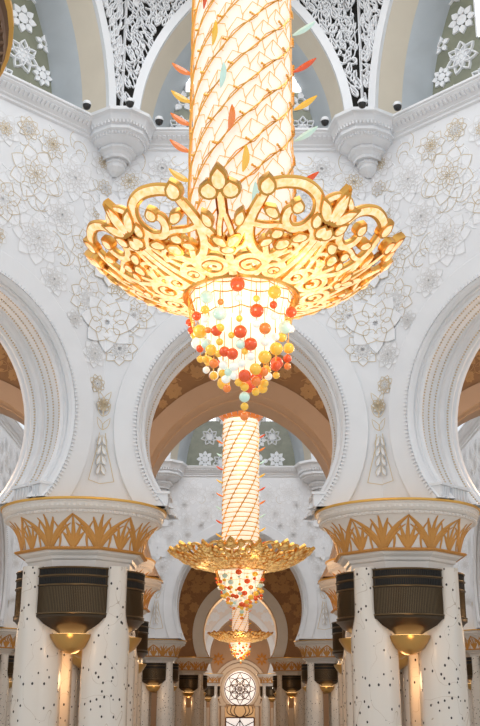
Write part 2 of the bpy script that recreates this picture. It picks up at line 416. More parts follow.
def crease(parent_side, cx, cy, rot, z_list, f, zfoot, walls):
    """ornament that runs down the corner between two walls"""
    mw, mg = MB(), MB(); random.seed(int(f*10)+5)
    for z,r,g in z_list: flower(mw, mg, 0, z, r*f, pi/2, g, 8, -.04*f, .016*f)
    z = zfoot
    for sg in (-1,1):
        P = catmull([(sg*.42*f,z),(sg*.30*f,z+.5*f),(sg*.17*f,z+1.0*f),(sg*.10*f,z+1.5*f)],4); strip2d(mg,[(p[0],p[1]) for p in [Vector((q[0],q[1])) for q in P]],.014*f,-.10*f,.01,True)
        for k in range(4):
            petal(mw, sg*.14*f, z+(.2+.3*k)*f, pi/2+sg*.35, 0, .36*f, .07*f, .05, -.06*f)
            o = petal_outline(sg*.14*f, z+(.2+.3*k)*f, pi/2+sg*.35, 0, .36*f, .07*f, 4); strip2d(mg,o,.008*f,-.12*f,.01,True)
    strip2d(mg,[(-.42*f,z),(0,z-.06*f),(.42*f,z)],.012*f,-.12*f,.01,True)
    for k in range(3):
        for sg in (-1,1):
            o = petal_outline(0, z+(1.6+.42*k)*f, pi/2+sg*.55, 0, .42*f, .09*f, 5); strip2d(mg,o+[o[0]],.012*f,-.12*f,.01,True)
    for q in (mw,mg): q.v = [(x*cos(pi/8), y-abs(x)*sin(pi/8), zz) for x,y,zz in q.v]
    a = mw.build('corner_relief', M_relief, None, False, (cx,cy,H), rot); b = mg.build('corner_gilding', M_ginlay, a)
    # parent to the wall without moving
    a.parent = walls[0]; M = Matrix.Translation(walls[0].location) @ Matrix.Rotation(walls[0].rotation_euler.z,4,'Z')
    L = M.inverted() @ Matrix.Translation((cx,cy,H)); a.location = L.to_translation(); a.rotation_euler = (0,0,rot-walls[0].rotation_euler.z)

# ----- first bay (nearest dome)
CY1, A1, ZT1 = 20.15, 10.25, 18.35
ARCH1 = (3.18,.68,8.3)
fl_back = [(-2.15,19.5,.5,1),(2.15,19.5,.5,1),(-1.2,19.9,.55,0),(1.2,19.9,.55,0),(-2.1,20.6,.45,2),(2.1,20.6,.45,2),(0,19.2,.5,2),(-.5,21.2,.5,1),(.6,22.2,.5,0),(-1.1,22.6,.5,0),(1.3,21.2,.45,1)]
fl_side = [(2.15,20.35,.40,0),(2.5,19.4,.4,2),(1.34,20.75,.60,1),(1.22,22.15,.55,0),(1.7,19.35,.5,0),(.55,19.6,.55,1),(-.2,20.9,.55,0),(-1.1,19.7,.6,1),(-1.3,21.3,.6,2),(.1,23.4,.5,1),(-2.1,20.4,.4,0),(2.1,21.6,.35,2),(1.5,23.4,.45,1)]
gal1 = {0:(3.42,3.9,1.,.6,fl_back,[(-1.85,21.5,.34,1.0),(1.95,21.5,.34,1.0)],.31,1),
        1:(3.45,8.,1.,.6,fl_side,[],.31,2),
        -1:(3.45,8.,1.,.6,[(-x,z,r,st) for x,z,r,st in fl_side],[(-.42,22.3,.5,2.2)],.31,3)}
W1 = octagon('near', CY1, A1, ZT1, ARCH1, .70, 2.25, 1., 1., (0,1,-1), gal=gal1, names={0:'back',1:'back_left',-1:'back_right'}, seed=11, gold=.35)
for sg in (-1,1):
    crease(0, sg*A1*T8, CY1+A1, -sg*pi/8, [(11.6,1.0,.6),(13.6,.8,.3),(15.4,.75,.2),(8.9,.24,1.)], 1., 6.5, [W1[0]])
CR = []
for sg,lb in ((-1,'left'),(1,'right')):
    x,y = sg*(A1*T8-.02), CY1+A1-.02
    corbel(x, y, -sg*pi/8, ZT1+.02, 1., 'tiered white corbel under the pierced spandrel, the larger one %s of the big chandelier' % lb, 'corbels of the nearer bay')

# ----- bay under the second, larger dome
CY2, A2, ZT2 = 70.9, 17.1, 20.2
ARCH2 = (5.6,.85,8.6)
fb2 = []
for ix,x in enumerate((-3.2,-1.75,1.75,3.2)):
    for iz in range(3): fb2.append((x*(1-.12*iz),21.2+iz*2.05+(0 if ix in (1,2) else .3),.78,(ix+iz)%3))
fb2 += [(-.2,21.4,.7,0),(.3,23.6,.7,1)]
gal2 = {0:(6.1,6.5,1.6,.9,fb2,[(-2.6,26.0,.7,1.9),(2.6,26.0,.7,1.9)],.62,4),
        1:(5.9,12.,1.6,.9,[(1.5,22,.8,0),(3,21.6,.7,1)],[],.62,5),
        -1:(5.9,12.,1.6,.9,[(-1.5,22,.8,0),(-3,21.6,.7,1)],[],.62,6)}
W2 = octagon('second', CY2, A2, ZT2, ARCH2, .85, 3.4, 1.35, 1.4, (0,1,-1,2,-2), gal=gal2, names={0:'far_back',1:'far_back_left',-1:'far_back_right',2:'far_left',-2:'far_right'}, seed=31, relief_r=(.8,1.15), gold=.04, lw=.018, vines=160)
for sg,lb in ((-1,'left'),(1,'right')):
    crease(0, sg*A2*T8, CY2+A2, -sg*pi/8, [(13.2,.72,.5),(15.9,.8,.2),(10,.3,1.)], 1.5, 6.6, [W2[0]])
    corbel(sg*(A2*T8-.02), CY2+A2-.02, -sg*pi/8, ZT2+.02, 1.75, 'small tiered white corbel seen through the middle arch, %s of the farther column of light' % lb, 'corbels of the farther bay')

# ----- wall that carries the arch between the two bays, with a side arch each way
AB = [(4.7,1.0,8.9,5.8,-12.9),(4.7,1.0,8.9,5.8,0.),(4.7,1.0,8.9,5.8,12.9)]
wb = tag(wall_mesh(-20,20,5.8,20.4,3.,AB).build('wall_middle', M_brown, None, False, (0,47,H)), kind='structure')
for A in AB:
    b = MB(); arc_sweep(b, A, [(-.85,0),(-.85,-.10),(0,-.10),(0,0)]); b.build('arch_band', M_tan, wb)
    b = MB(); arc_sweep(b, A, [(0,-.1),(.06,.0),(.06,1.0),(.12,1.05),(.12,2.9),(.0,3.02)]); b.build('arch_soffit', M_tan, wb, True)
relief(wb, 19.5, 9., 20., AB, .85, 77, .55, .9, .0, M_brline, M_brline, tries=900, vines=700, sc=1.2)
# ----- walls beyond the second bay
AD = [(4.15,.88,8.3,5.8,0.)]
wd = tag(wall_mesh(-16,16,5.8,20.4,3.,AD).build('wall_beyond', M_brown, None, False, (0,118.5,H)), kind='structure')
b = MB(); arc_sweep(b, AD[0], [(-1.15,0),(-1.15,-.10),(0,-.10),(0,0)]); b.build('arch_band', M_white, wd)
b = MB(); arc_sweep(b, AD[0], [(0,-.1),(.1,.1),(.1,2.9),(.0,3.02)]); b.build('arch_soffit', M_tan, wd, True)
relief(wd, 9., 7.5, 18., AD, 1.1, 78, .7, 1.0, .0, M_brline, M_brline, tries=300, vines=300, sc=1.4)
AE = [(4.75,1.9,8.3,5.8,0.)]
we = tag(wall_mesh(-16,16,5.8,20.4,2.5,AE).build('wall_beyond_white', M_pink, None, False, (0,168.,H)), kind='structure')
b = MB(); arc_sweep(b, AE[0], [(-.9,0),(-.9,-.12),(0,-.12),(0,0)]); b.build('arch_band', M_white, we)
b = MB(); arc_sweep(b, AE[0], [(0,-.1),(.1,.1),(.1,2.4),(.0,2.5)]); b.build('arch_soffit', M_tan, we, True)
relief(we, 9., 7.5, 19., AE, .9, 79, .9, 1.3, .0, M_white, M_white, tries=300, vines=120, sc=2.)

# ----- end wall with the stained glass window and two gilt rosettes
YE = 185.
ew = MB(); AW = (2.75,.25,3.85,.9,0.)
P = [(-32,-H),(-2.5,-H)]+[(-2.5,.8)]+arc_pts(2.75,.25,3.85,1.25)+[(2.5,.8),(2.5,-H),(32,-H),(32,20.4),(-32,20.4)]
n = len(P); ew.v = [(x,0,z) for x,z in P]+[(x,.8,z) for x,z in P]; ew.f = [tuple(range(n)),tuple(range(2*n-1,n-1,-1))]+[(i,i+n,(i+1)%n+n,(i+1)%n) for i in range(n)]
ewo = tag(ew.build('wall_end', M_tan, None, False, (0,YE,H)), kind='structure')
b = MB()
for o0,o1,h in ((-.5,0,.25),(-1.25,-.6,.4),(-1.9,-1.4,.3)):
    arc_sweep(b, (2.75,.25,3.85,1.3,0.), [(o0,0),(o0,-h),(o1,-h),(o1,0)])
for sg in (-1,1):
    b.box((sg*2.9,-.15,-.9),(.6,.3,4.2)); b.box((sg*3.9,-.2,-.9),(.8,.4,4.2)); b.box((sg*3.4,-.25,1.25),(1.9,.4,.35))
    for q in range(3): b.box((sg*(6.2+q*2.6),-.1,-.9),(1.9,.2,3.4))
b.build('window_surround', M_cream, ewo)
for sg in (-1,1):
    m = MB()
    for k in range(8): petal(m, sg*3.75, 8.75, pi/2+k*pi/4, .2, 1.15, .24, .16)
    o = m.build('gilt_rosette', M_goldpaint, None, False, (0,YE-.01,H)); tag(o, 'gilt eight-pointed rosette on the end wall, %s of the farthest chandelier' % ('left' if sg < 0 else 'right'), 'rosette', 'rosettes on the end wall')
wn = tag(empty('window_7', (0,YE+.3,H)), kind='structure'); wn['label'] = 'stained glass window with dark tracery in the end wall'
gl = MB(); P = arc_pts(2.75,.25,3.85,1.25,0); n = len(P); gl.v = [(x,0,z) for x,z in P]; gl.f = [tuple(range(n))]; gl.build('upper_glass', M_stain, wn)
gl = MB(); gl.box((0,.02,-1.9),(5.,.04,2.2)); gl.build('lower_glass', M_stain, wn)
gl = MB(); gl.box((0,.02,.22),(5.,.04,2.06)); gl.build('amber_glass', M_amberg, wn)
tr = MB(); wq = .075
for r in (2.62,1.75,.8):
    strip2d(tr,[(r*cos(2*pi*k/40),3.85+r*1.02*sin(2*pi*k/40)) for k in range(41)],wq,-.02,.06)
for k in range(8):
    for r0,r1,w in ((.7,2.6,.55),(.1,1.7,.4)):
        o = petal_outline(0,3.85,pi/2+k*pi/4+(pi/8 if r0 < .5 else 0),r0,r1,w,6); strip2d(tr,o+[o[0]],wq*.8,-.02,.06)
for sg in (-1,1):
    for q in range(3):
        P = catmull([(0,-.75),(sg*(.5+.6*q),-.55+.12*q),(sg*(1.0+.6*q),.25),(sg*(.55+.75*q),1.25)],5); strip2d(tr,[(p[0],p[1]) for p in [Vector(x) for x in P]],wq,-.06,.06)
    strip2d(tr,[(sg*2.4,-.8),(0,-.8)],.1,-.06,.06); strip2d(tr,[(sg*2.4,1.25),(0,1.15)],.1,-.06,.06)
    strip2d(tr,[(0,-3),(0,-.8)],wq,-.06,.06); strip2d(tr,[(sg*1.2,-3),(0,-1.2)],wq,-.06,.06); strip2d(tr,[(0,-2.6),(sg*2.4,-1.4)],wq,-.06,.06); strip2d(tr,[(sg*2.4,-3),(sg*2.4,-.8)],.1,-.06,.06)
tr.build('tracery', M_trac, wn)

# ----- floor, side walls, ceilings, domes
b = MB(); b.box((0,92,-H-.1),(66,206,.2)); tag(b.build('floor', M_floor, None, False, (0,0,H)), kind='structure')
for sg,nm in ((-1,'left'),(1,'right')):
    b = MB(); b.box((0,0,8.7),(.4,157,23.4)); o = tag(b.build('wall_outer_'+nm, M_beige, None, False, (sg*32.2,107.4,H)), kind='structure')
def ceil(x0,x1,y0,y1,z,m=M_tan):
    b = MB(); b.box(((x0+x1)/2,(y0+y1)/2,z+.15),(x1-x0,y1-y0,.3)); return tag(b.build('ceiling', m, None, False, (0,0,H)), kind='structure')
ceil(-32,32,33.5,55.5,20.45); ceil(-32,-19.5,55.5,90,20.45); ceil(19.5,32,55.5,90,20.45); ceil(-32,32,92.2,185.8,20.45)
def dome(name, cy, A, z0, rise, m):
    b = MB(); R = A/cos(pi/8)
    prof = [(R,z0-.1)]+[(R*cos(t*pi/2/10),z0+rise*sin(t*pi/2/10)) for t in range(10)]+[(.3,z0+rise)]
    b.lathe(prof, 32); return tag(b.build(name, m, None, True, (0,cy,H)), kind='structure')
dome('ceiling_dome', CY1, A1+3.2, 24.9, 7., M_beige)
dome('ceiling_dome_far', CY2, A2+5.4, 30.6, 9., M_white)

# ----- little camera balls on the cornice
cam0 = empty('security_camera', (0,0,0))
b = MB(); b.lathe([(.14,.0),(.15,.06),(.11,.13),(.03,.15)],12); b.build('camera_housing', M_white, cam0, True)
b = MB(); b.lathe([(.03,-.16),(.10,-.12),(.13,-.04),(.13,.0)],12); b.build('lens_dome', M_black, cam0, True)
CP = [(-4.95,28.55,18.62,'white and black dome camera on the sloping cornice, left edge of the left corbel'),(-3.55,28.35,18.58,'black dome camera on the left corbel at the foot of the pierced panel'),(-2.70,29.35,18.55,'dome camera on the straight cornice just right of the left corbel'),
      (2.70,29.35,18.55,'dome camera on the straight cornice just left of the right corbel'),(3.80,28.35,18.58,'black dome camera on the right corbel at the foot of the pierced panel'),(4.95,28.55,18.62,'dome camera on the sloping cornice, right edge of the right corbel')]
for i,(x,y,z,l) in enumerate(CP):
    o = cam0 if i == 0 else copy_tree(cam0)
    o.location = (x,y,z+H-.30); tag(o, l, 'security camera', 'dome cameras on the cornice')

# ------------------------------------------------------------------ column piers
def make_pier():
    root = empty('column', (0,0,0))
    n = 64
    bell = [(1.80,4.42),(1.81,4.55),(1.86,4.75),(1.94,4.98),(2.08,5.2),(2.26,5.36)]
    cap = MB(); cap.lathe(bell+[(2.26,5.38),(1.5,5.5)], n, cap=True); capo = cap.build('capital', M_cream, root, True)
    rim = MB(); rim.lathe([(2.2,5.70),(2.46,5.70),(2.50,5.72),(2.50,5.765),(2.47,5.78),(0.1,5.78)], n); rim.build('gilt_rim', M_goldrim, capo, True)
    mo = MB(); mo.lathe([(2.24,5.35),(2.32,5.37),(2.34,5.43),(2.30,5.46),(2.36,5.49),(2.42,5.56),(2.44,5.62),(2.41,5.66),(2.46,5.70)], n)
    for k in range(96):
        a = 2*pi*k/96; mo.ball((2.345*cos(a),2.345*sin(a),5.41),.035,6,4)
        mo.box((2.40*cos(a+.03),2.40*sin(a+.03),5.575),(.05,.07,.09),Matrix.Rotation(a,3,'Z'))
    mo.build('carved_moulding', M_cream, capo, True)
    lf = MB()                                            # painted leaves: a fan on each corner, arcs over a small palmette between
    def brad(z):
        for (r0,z0),(r1,z1) in zip(bell,bell[1:]):
            if z <= z1: return r0+(r1-r0)*(z-z0)/(z1-z0)
        return bell[-1][0]
    def blade(P, ws):
        rows = []
        P = catmull(P,5); N = len(P)
        for i,p in enumerate(P):
            q = P[min(i+1,N-1)]-P[max(i-1,0)]; q = q.normalized() if q.length else Vector((0,1))
            t = i/(N-1); w = 1.35*ws*(.35+sin(pi*min(1,t*.9+.08))*.8)*(1-.45*t*t)
            for_ = []
            for sd,h in ((-1,.004),(-.35,.028),(.35,.028),(1,.004)):
                a = p[0]-q[1]*w*sd/2.0; z = min(max(p[1]+q[0]*w*sd,4.43),5.36); r = brad(z)+h; for_.append((r*cos(a),r*sin(a),z))
            rows.append(for_)
        lf.ring_loft(rows, False, False)
    for k in range(8):
        c = k*pi/4                                       # small palmette
        for a1,zz in ((-.16,4.86),(-.11,5.08),(0,5.27),(.11,5.08),(.16,4.86)): blade([(c,4.45),(c+a1*.35,4.62),(c+a1,zz)],.062)
        c += pi/8                                        # big fan between
        for a1,zz in ((0,5.33),(.12,5.26),(-.12,5.26)): blade([(c,4.45),(c+a1*.2,4.8),(c+a1,zz)],.06)
        for sg in (-1,1):
            blade([(c+sg*.02,4.45),(c+sg*.10,4.75),(c+sg*.23,5.05),(c+sg*.40,5.33)],.062)
            blade([(c+sg*.05,4.45),(c+sg*.13,4.70),(c+sg*.25,4.95),(c+sg*.36,5.10)],.035)
            blade([(c+sg*.17,4.45),(c+sg*.19,4.72),(c+sg*.16,5.0),(c+sg*.10,5.2)],.03)
    lf.build('painted_leaves', M_goldpaint, capo)
    nk = MB(); o8 = pi/8; k8 = 1/cos(pi/8)
    nk.lathe([(r*k8,z) for r,z in ((1.2,3.9),(1.50,3.9),(1.50,4.12),(1.56,4.16),(1.58,4.24),(1.70,4.31),(1.74,4.36),(1.80,4.38))], 8, ph=o8); nk.build('neck', M_cream, root)
    nb = MB(); nb.lathe([(r*k8,z) for r,z in ((1.80,4.37),(1.86,4.39),(1.86,4.45),(1.80,4.47))], 8, ph=o8)
    for k in range(8):
        a,b_ = o8+k*pi/4, o8+(k+1)*pi/4
        for j in range(22):
            t = (j+.5)/22; R = 1.87*k8; nb.ball((R*(cos(a)*(1-t)+cos(b_)*t),R*(sin(a)*(1-t)+sin(b_)*t),4.42),.03,5,3)
    nb.build('beaded_band', M_goldpaint, root)
    co = MB(); co.lathe([(1.0,2.1),(1.0,3.95)],8,ph=o8,cap=True); co.build('core', M_cream, root)
    for k in range(4):                                   # four shafts, each a bundle of facets, pinched beside the vents
        a = pi/4+k*pi/2; ux,uy = cos(a),sin(a); s = MB(); rings = []
        for z,r,c in ((-H,.67,1.34),(-H+.3,.67,1.34),(1.6,.65,1.34),(2.05,.64,1.35),(2.25,.55,1.44),(2.45,.42,1.56),(2.62,.34,1.64),(2.8,.32,1.66),(3.95,.32,1.66)):
            ring = []
            for j in range(24):
                f = a+2*pi*j/24; q = r*(1.03 if j % 3 else .965); ring.append((ux*c+q*cos(f),uy*c+q*sin(f),z))
            rings.append(ring)
        s.ring_loft(rings); s.build('shaft', M_shaft, root, True)
    for k in range(4):
        e = empty('vent_drum', (0,0,0), k*pi/2); e.parent = root
        def arc(R,x,yc=-.58,n=20):
            f = asin(min(1,x/R)); return [(R*sin(-f+2*f*i/n), yc-R*cos(-f+2*f*i/n)) for i in range(n+1)]
        d = MB(); rings = []
        for z,sc in ((3.90,1.0),(2.62,1.0),(2.58,1.03),(2.52,1.03),(2.48,.98),(2.35,.90),(2.22,.72),(2.12,.55)):
            P = arc(1.3,.98); rings.append([(x*sc,(-.58+(y+.58)*sc),z) for x,y in P]+[(.98*sc,-.7,z),(-.98*sc,-.7,z)])
        d.ring_loft(rings); d.build('drum_body', M_bronze, e, True)
        ed = MB()
        for z in (3.88,3.66,3.40,2.62): ed.tube([(x*1.015,-.58+(y+.58)*1.02,z) for x,y in arc(1.3,.98)],.022,5)
        for j in range(46):                              # fine upright ribs
            f = asin(.98/1.3); g = -f+2*f*(j+.5)/46; ed.box((1.302*sin(g),-.58-1.302*cos(g),3.0),(.014,.012,.7),Matrix.Rotation(g,3,'Z'))
        ed.build('bronze_ribs', M_bronzeedge, e)
        for row,zz,hh in ((0,3.77,.15),(1,3.52,.17)):
            sl = MB()
            for j in range(34):
                f = asin(.93/1.3); g = -f+2*f*(j+.5)/34
                sl.box((1.306*sin(g),-.58-1.306*cos(g),zz),(.042,.02,hh),Matrix.Rotation(g,3,'Z'))
            sl.build('air_slot_shade', M_slotshade, e)  # black boxes paint the dark inside the slots
        up = empty('uplight', (0,0,0), k*pi/2); up.parent = root
        bw = MB(); bw.lathe([(.62,2.06),(.60,1.98),(.42,1.72),(.16,1.56),(.02,1.54)],16,c=(0,-1.25)); bw.build('brass_bowl', M_brass, up, True)
        lp = MB(); lp.lathe([(.50,2.075),(.02,2.08)],12,c=(0,-1.25)); lp.build('lamp_glass', M_lampwarm, up)
    return root
pier = make_pier()
PL = [(-4.76,31.3,1.,'big clustered marble column with gilt leaf capital, left of the largest chandelier','nearest columns'),
      (4.76,31.3,1.,'big clustered marble column with gilt leaf capital, right of the largest chandelier','nearest columns'),
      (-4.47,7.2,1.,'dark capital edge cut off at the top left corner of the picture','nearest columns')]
for sg,s in ((-1,'left'),(1,'right')):
    PL += [(sg*5.92,42.,1.,'column hidden directly behind the big %s column, a sliver of capital showing' % s,'columns of the passage'),
           (sg*6.08,48.4,1.,'second hidden column behind the big %s one, its rim the lower sliver' % s,'columns of the passage'),
           (sg*7.2,91.0,1.06,'mid-distance marble column just inside the big %s column, whole capital visible' % s,'far columns'),
           (sg*18.3,79.0,1.,'outer column at the %s picture edge, low beside the big column' % s,'far columns'),
           (sg*5.65,120.,1.06,'far column half hidden behind the %s mid-distance column' % s,'far columns'),
           (sg*4.95,169.3,.97,'smallest column, immediately %s of the stained glass window' % s,'far columns')]
for i,(x,y,sc,l,g) in enumerate(PL):
    o = pier if i == 0 else copy_tree(pier)
    o.location = (x,y,H); tag(o, l, 'column', g, 'thing')
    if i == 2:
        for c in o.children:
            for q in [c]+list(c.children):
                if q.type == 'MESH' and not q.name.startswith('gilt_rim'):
                    q.material_slots[0].link = 'OBJECT'; q.material_slots[0].material = M_capshade
    if sc != 1: o.scale = (sc,sc,1)

# ------------------------------------------------------------------ chandeliers
def surf(phi, t, off=0., R0=1.22, R1=3.2, rise=.98):
    """bowl of the filigree dish: t from the inner ring (0) to the rim (1); off along the outward normal"""
    r = R0+(R1-R0)*t; t_ = max(t,0.); z = rise*(.38*t+.62*t_**2.4)
    dz = rise*(.38+1.49*t_**1.4); dr = R1-R0; l = sqrt(dz*dz+dr*dr)
    return Vector(((r+off*dz/l)*sin(phi), -(r+off*dz/l)*cos(phi), z-off*dr/l))
HS = pi/4
def sector(width=1., HS=pi/4):
    gold, glow = MB(), MB()
    def band(P, w, sub=5):
        P = catmull([(p[0],p[1]) for p in P], sub) if len(P) > 2 else [Vector(p) for p in P]
        for sg in (-1,1):
            C = [surf(sg*p[0]*HS, p[1]) for p in P]; N = len(C); rows, rw2 = [], []
            for i in range(N):
                T = (C[min(i+1,N-1)]-C[max(i-1,0)]).normalized()
                nrm = (surf(sg*P[i][0]*HS,P[i][1],1.)-C[i]).normalized(); sd = T.cross(nrm).normalized()
                t = i/(N-1); ww = (w[0]+(w[1]-w[0])*t if isinstance(w,tuple) else w)*width*1.42
                h = .052
                rows.append([C[i]-sd*ww+nrm*0.02,C[i]-sd*ww*.72+nrm*h,C[i]+sd*ww*.72+nrm*h,C[i]+sd*ww+nrm*0.02,C[i]+sd*ww*.8-nrm*h,C[i]-sd*ww*.8-nrm*h])
                rw2.append([C[i]-sd*ww*.58+nrm*(h+.004),C[i]+nrm*(h+.02),C[i]+sd*ww*.58+nrm*(h+.004)])
            gold.ring_loft(rows, True, True); glow.ring_loft(rw2, False, False)
    def blob(u, t, r0, r1, ang=0., n=12):
        for sg in ((-1,1) if abs(u) > 1e-3 else (1,)):
            vs, iv = [], []; m = 1.25/(surf(0,t).xy.length*HS), 1.25/2.3
            for k in range(n):
                a = 2*pi*k/n; x,y = r0*cos(a), r1*sin(a)*(1.25 if sin(a) > .9 else 1)
                X = x*cos(ang)-y*sin(ang); Y = x*sin(ang)+y*cos(ang)
                vs.append((sg*(u+X*m[0])*HS, t+Y*m[1])); iv.append((sg*(u+X*.66*m[0])*HS, t+Y*.66*m[1]))
            lo = [surf(a,b,.02) for a,b in vs]; hi = [surf((a*3+c_*1)/4,(b*3+d_)/4,.10) for (a,b),(c_,d_) in zip(vs,iv)]; bk = [surf(a,b,-.06) for a,b in vs]
            gold.ring_loft([bk,lo,hi], True, True)
            c0 = surf(sg*u*HS,t,.14); q = [surf(a,b,.106) for a,b in iv]
            glow.add(q+[c0], [(k,(k+1)%n,n) for k in range(n)])
    # stalk with a slit and a three-lobed head
    band([(0.0,.30),(.07,.44),(.06,.60),(.015,.76)],.05); band([(.0,.0),(.0,.15),(.0,.32)],.10)
    band([(.0,.74),(.0,.95)],.08)
    blob(0,1.03,.15,.17); blob(.085,.955,.17,.13,.1)
    blob(.075,.50,.19,.09,.9); blob(0,.40,.14,.10)           # cup leaves at the stalk
    band([(.05,.42),(.17,.60),(.28,.78),(.35,.93)],(.09,.07)); blob(.36,.99,.15,.14)
    band([(.33,.90),(.255,.72),(.25,.52),(.34,.37),(.50,.31),(.63,.36),(.67,.46)],(.085,.10)); blob(.63,.50,.17,.12,.9)
    band([(.36,.99),(.50,1.03),(.66,1.03),(.79,.96),(.84,.83),(.78,.70),(.66,.66),(.58,.72),(.575,.81),(.64,.85)],(.10,.08)); blob(.64,.86,.12,.11)
    band([(.24,.68),(.38,.655),(.52,.67),(.64,.665)],.06)
    band([(.50,.33),(.45,.45),(.47,.56),(.54,.62)],(.07,.05)); blob(.53,.60,.13,.10,.6)
    band([(.80,.74),(.90,.66),(.96,.56)],.06)
    # lily on the sector's edge
    band([(.86,.02),(.92,.2),(.95,.40),(.965,.62)],.075)
    band([(.70,.20),(.80,.34),(.86,.50),(.90,.66)],.06)
    blob(.985,.92,.10,.28,0.); blob(.90,.88,.11,.24,.75); blob(.965,.70,.13,.13)
    band([(.86,.94),(.92,1.0),(1.0,1.03)],.06)
    band([(.66,.45),(.73,.52),(.82,.50),(.88,.40)],.055); blob(.78,.60,.17,.10,.5); blob(.43,.79,.16,.09,-.5)
    band([(.05,.33),(.12,.40),(.19,.42),(.24,.50)],.055); blob(.15,.72,.09,.15,-.3); blob(.44,.50,.15,.08,.8)
    band([(.60,.30),(.72,.40),(.80,.44)],.05); blob(.86,.78,.10,.14,.4)
    # eyes beside the stalk foot
    band([(.31+.235*cos(2*pi*k/10+.2),.175+.135*sin(2*pi*k/10+.2)) for k in range(11)],.075)
    band([(.44,.20),(.33,.235),(.20,.19),(.24,.13),(.34,.15)],.06)
    band([(.74+.16*cos(2*pi*k/10),.13+.095*sin(2*pi*k/10)) for k in range(11)],.07)
    band([(.82,.14),(.74,.16),(.68,.12),(.74,.09)],.045)
    band([(.45,.02),(.52,.14),(.56,.28)],.07); band([(.52,.25),(.62,.30),(.75,.28),(.86,.22)],.055)
    return gold, glow

BEADS = [('R',-0.08,-1.33,-0.30,0.132),('Y',0.67,-1.11,-0.38,0.120),('G',-0.71,-1.04,-0.46,0.120),('R',0.65,-1.00,-0.61,0.072),('R',1.03,-0.60,-0.61,0.102),('R',-0.92,-0.67,-0.73,0.084),('Y',-0.74,-0.90,-0.68,0.078),('W',-0.74,-0.80,-0.84,0.072),('G',-0.44,-1.01,-0.81,0.126),('R',0.31,-1.08,-0.77,0.126),('G',0.90,-0.55,-0.93,0.120),('W',0.67,-0.88,-0.81,0.072),('W',1.03,-0.31,-0.87,0.072),('Y',-0.85,-0.54,-1.02,0.126),('R',-0.50,-0.83,-1.11,0.102),('Y',-0.43,-0.89,-1.07,0.078),('R',-0.02,-0.94,-1.17,0.120),('O',0.48,-0.86,-1.07,0.108),('W',0.31,-0.97,-1.01,0.072),('Y',0.84,-0.47,-1.12,0.084),('Y',1.00,-0.00,-1.19,0.102),('W',0.70,-0.63,-1.17,0.072),('R',-0.86,-0.21,-1.28,0.072),('G',-0.72,-0.51,-1.28,0.096),('O',-0.68,-0.72,-1.06,0.060),('R',0.19,-0.81,-1.39,0.120),('Y',0.72,-0.45,-1.36,0.120),('Y',-0.62,-0.53,-1.42,0.102),('R',-0.34,-0.69,-1.51,0.096),('R',0.97,-0.00,-1.42,0.078),('R',-0.18,-0.72,-1.57,0.108),('Y',0.48,-0.56,-1.58,0.120),('Y',-0.86,-0.00,-1.44,0.066),('Y',-0.73,-0.23,-1.52,0.072),('Y',-0.46,-0.61,-1.53,0.066),('O',-0.56,-0.40,-1.67,0.084),('W',-0.73,-0.00,-1.68,0.066),('W',-0.36,-0.54,-1.75,0.084),('W',-0.15,-0.60,-1.80,0.090),('R',0.72,-0.07,-1.61,0.096),('O',0.97,-0.00,-1.59,0.066),('Y',0.73,-0.00,-1.79,0.066),('O',0.46,-0.38,-1.84,0.084),('Y',0.29,-0.53,-1.83,0.108),('R',0.07,-0.52,-1.97,0.114),('Y',-0.57,-0.14,-1.85,0.072),('Y',-0.38,-0.42,-1.89,0.072),('W',-0.31,-0.40,-2.00,0.084),('W',-0.15,-0.50,-1.97,0.072),('O',-0.29,-0.28,-2.17,0.072),('Y',-0.05,-0.45,-2.09,0.072),('Y',0.07,-0.40,-2.17,0.078),('O',0.30,-0.38,-2.04,0.090),('Y',0.48,-0.14,-2.01,0.078),('Y',0.30,-0.22,-2.22,0.072),('G',0.07,-0.28,-2.35,0.096),('Y',0.07,-0.14,-2.51,0.072),('O',0.07,-0.00,-2.68,0.078),('G',-0.06,-1.22,-0.55,0.066),('Y',0.30,-1.19,-0.55,0.060),('O',-0.42,-1.12,-0.60,0.060),('Y',-0.04,-1.05,-0.93,0.060),('G',-0.02,-0.83,-1.40,0.090),('Y',-0.20,-0.89,-1.23,0.060),('W',0.48,-0.73,-1.31,0.084),('W',0.19,-0.70,-1.61,0.084),('Y',0.07,-0.76,-1.53,0.060),('W',0.01,-0.65,-1.75,0.078),('Y',-0.44,-0.74,-1.32,0.066),('G',-0.26,-0.51,-1.89,0.072)]
BM = {'R':M_red,'O':M_orange,'Y':M_amber,'G':M_pale,'W':M_clear}
def leaf_mesh(L):
    b = MB(); rows = []
    for i in range(9):
        t = i/8; w = .13*L*sin(pi*min(1,t*.92+.04))**.8; x = t*L; z = .22*L*t*t; 
        rows.append([(x,-w*.25,z-w),(x,-.02*L-w*.5,z),(x,-w*.25,z+w),(x,.02*L,z)])
    b.ring_loft(rows); return b
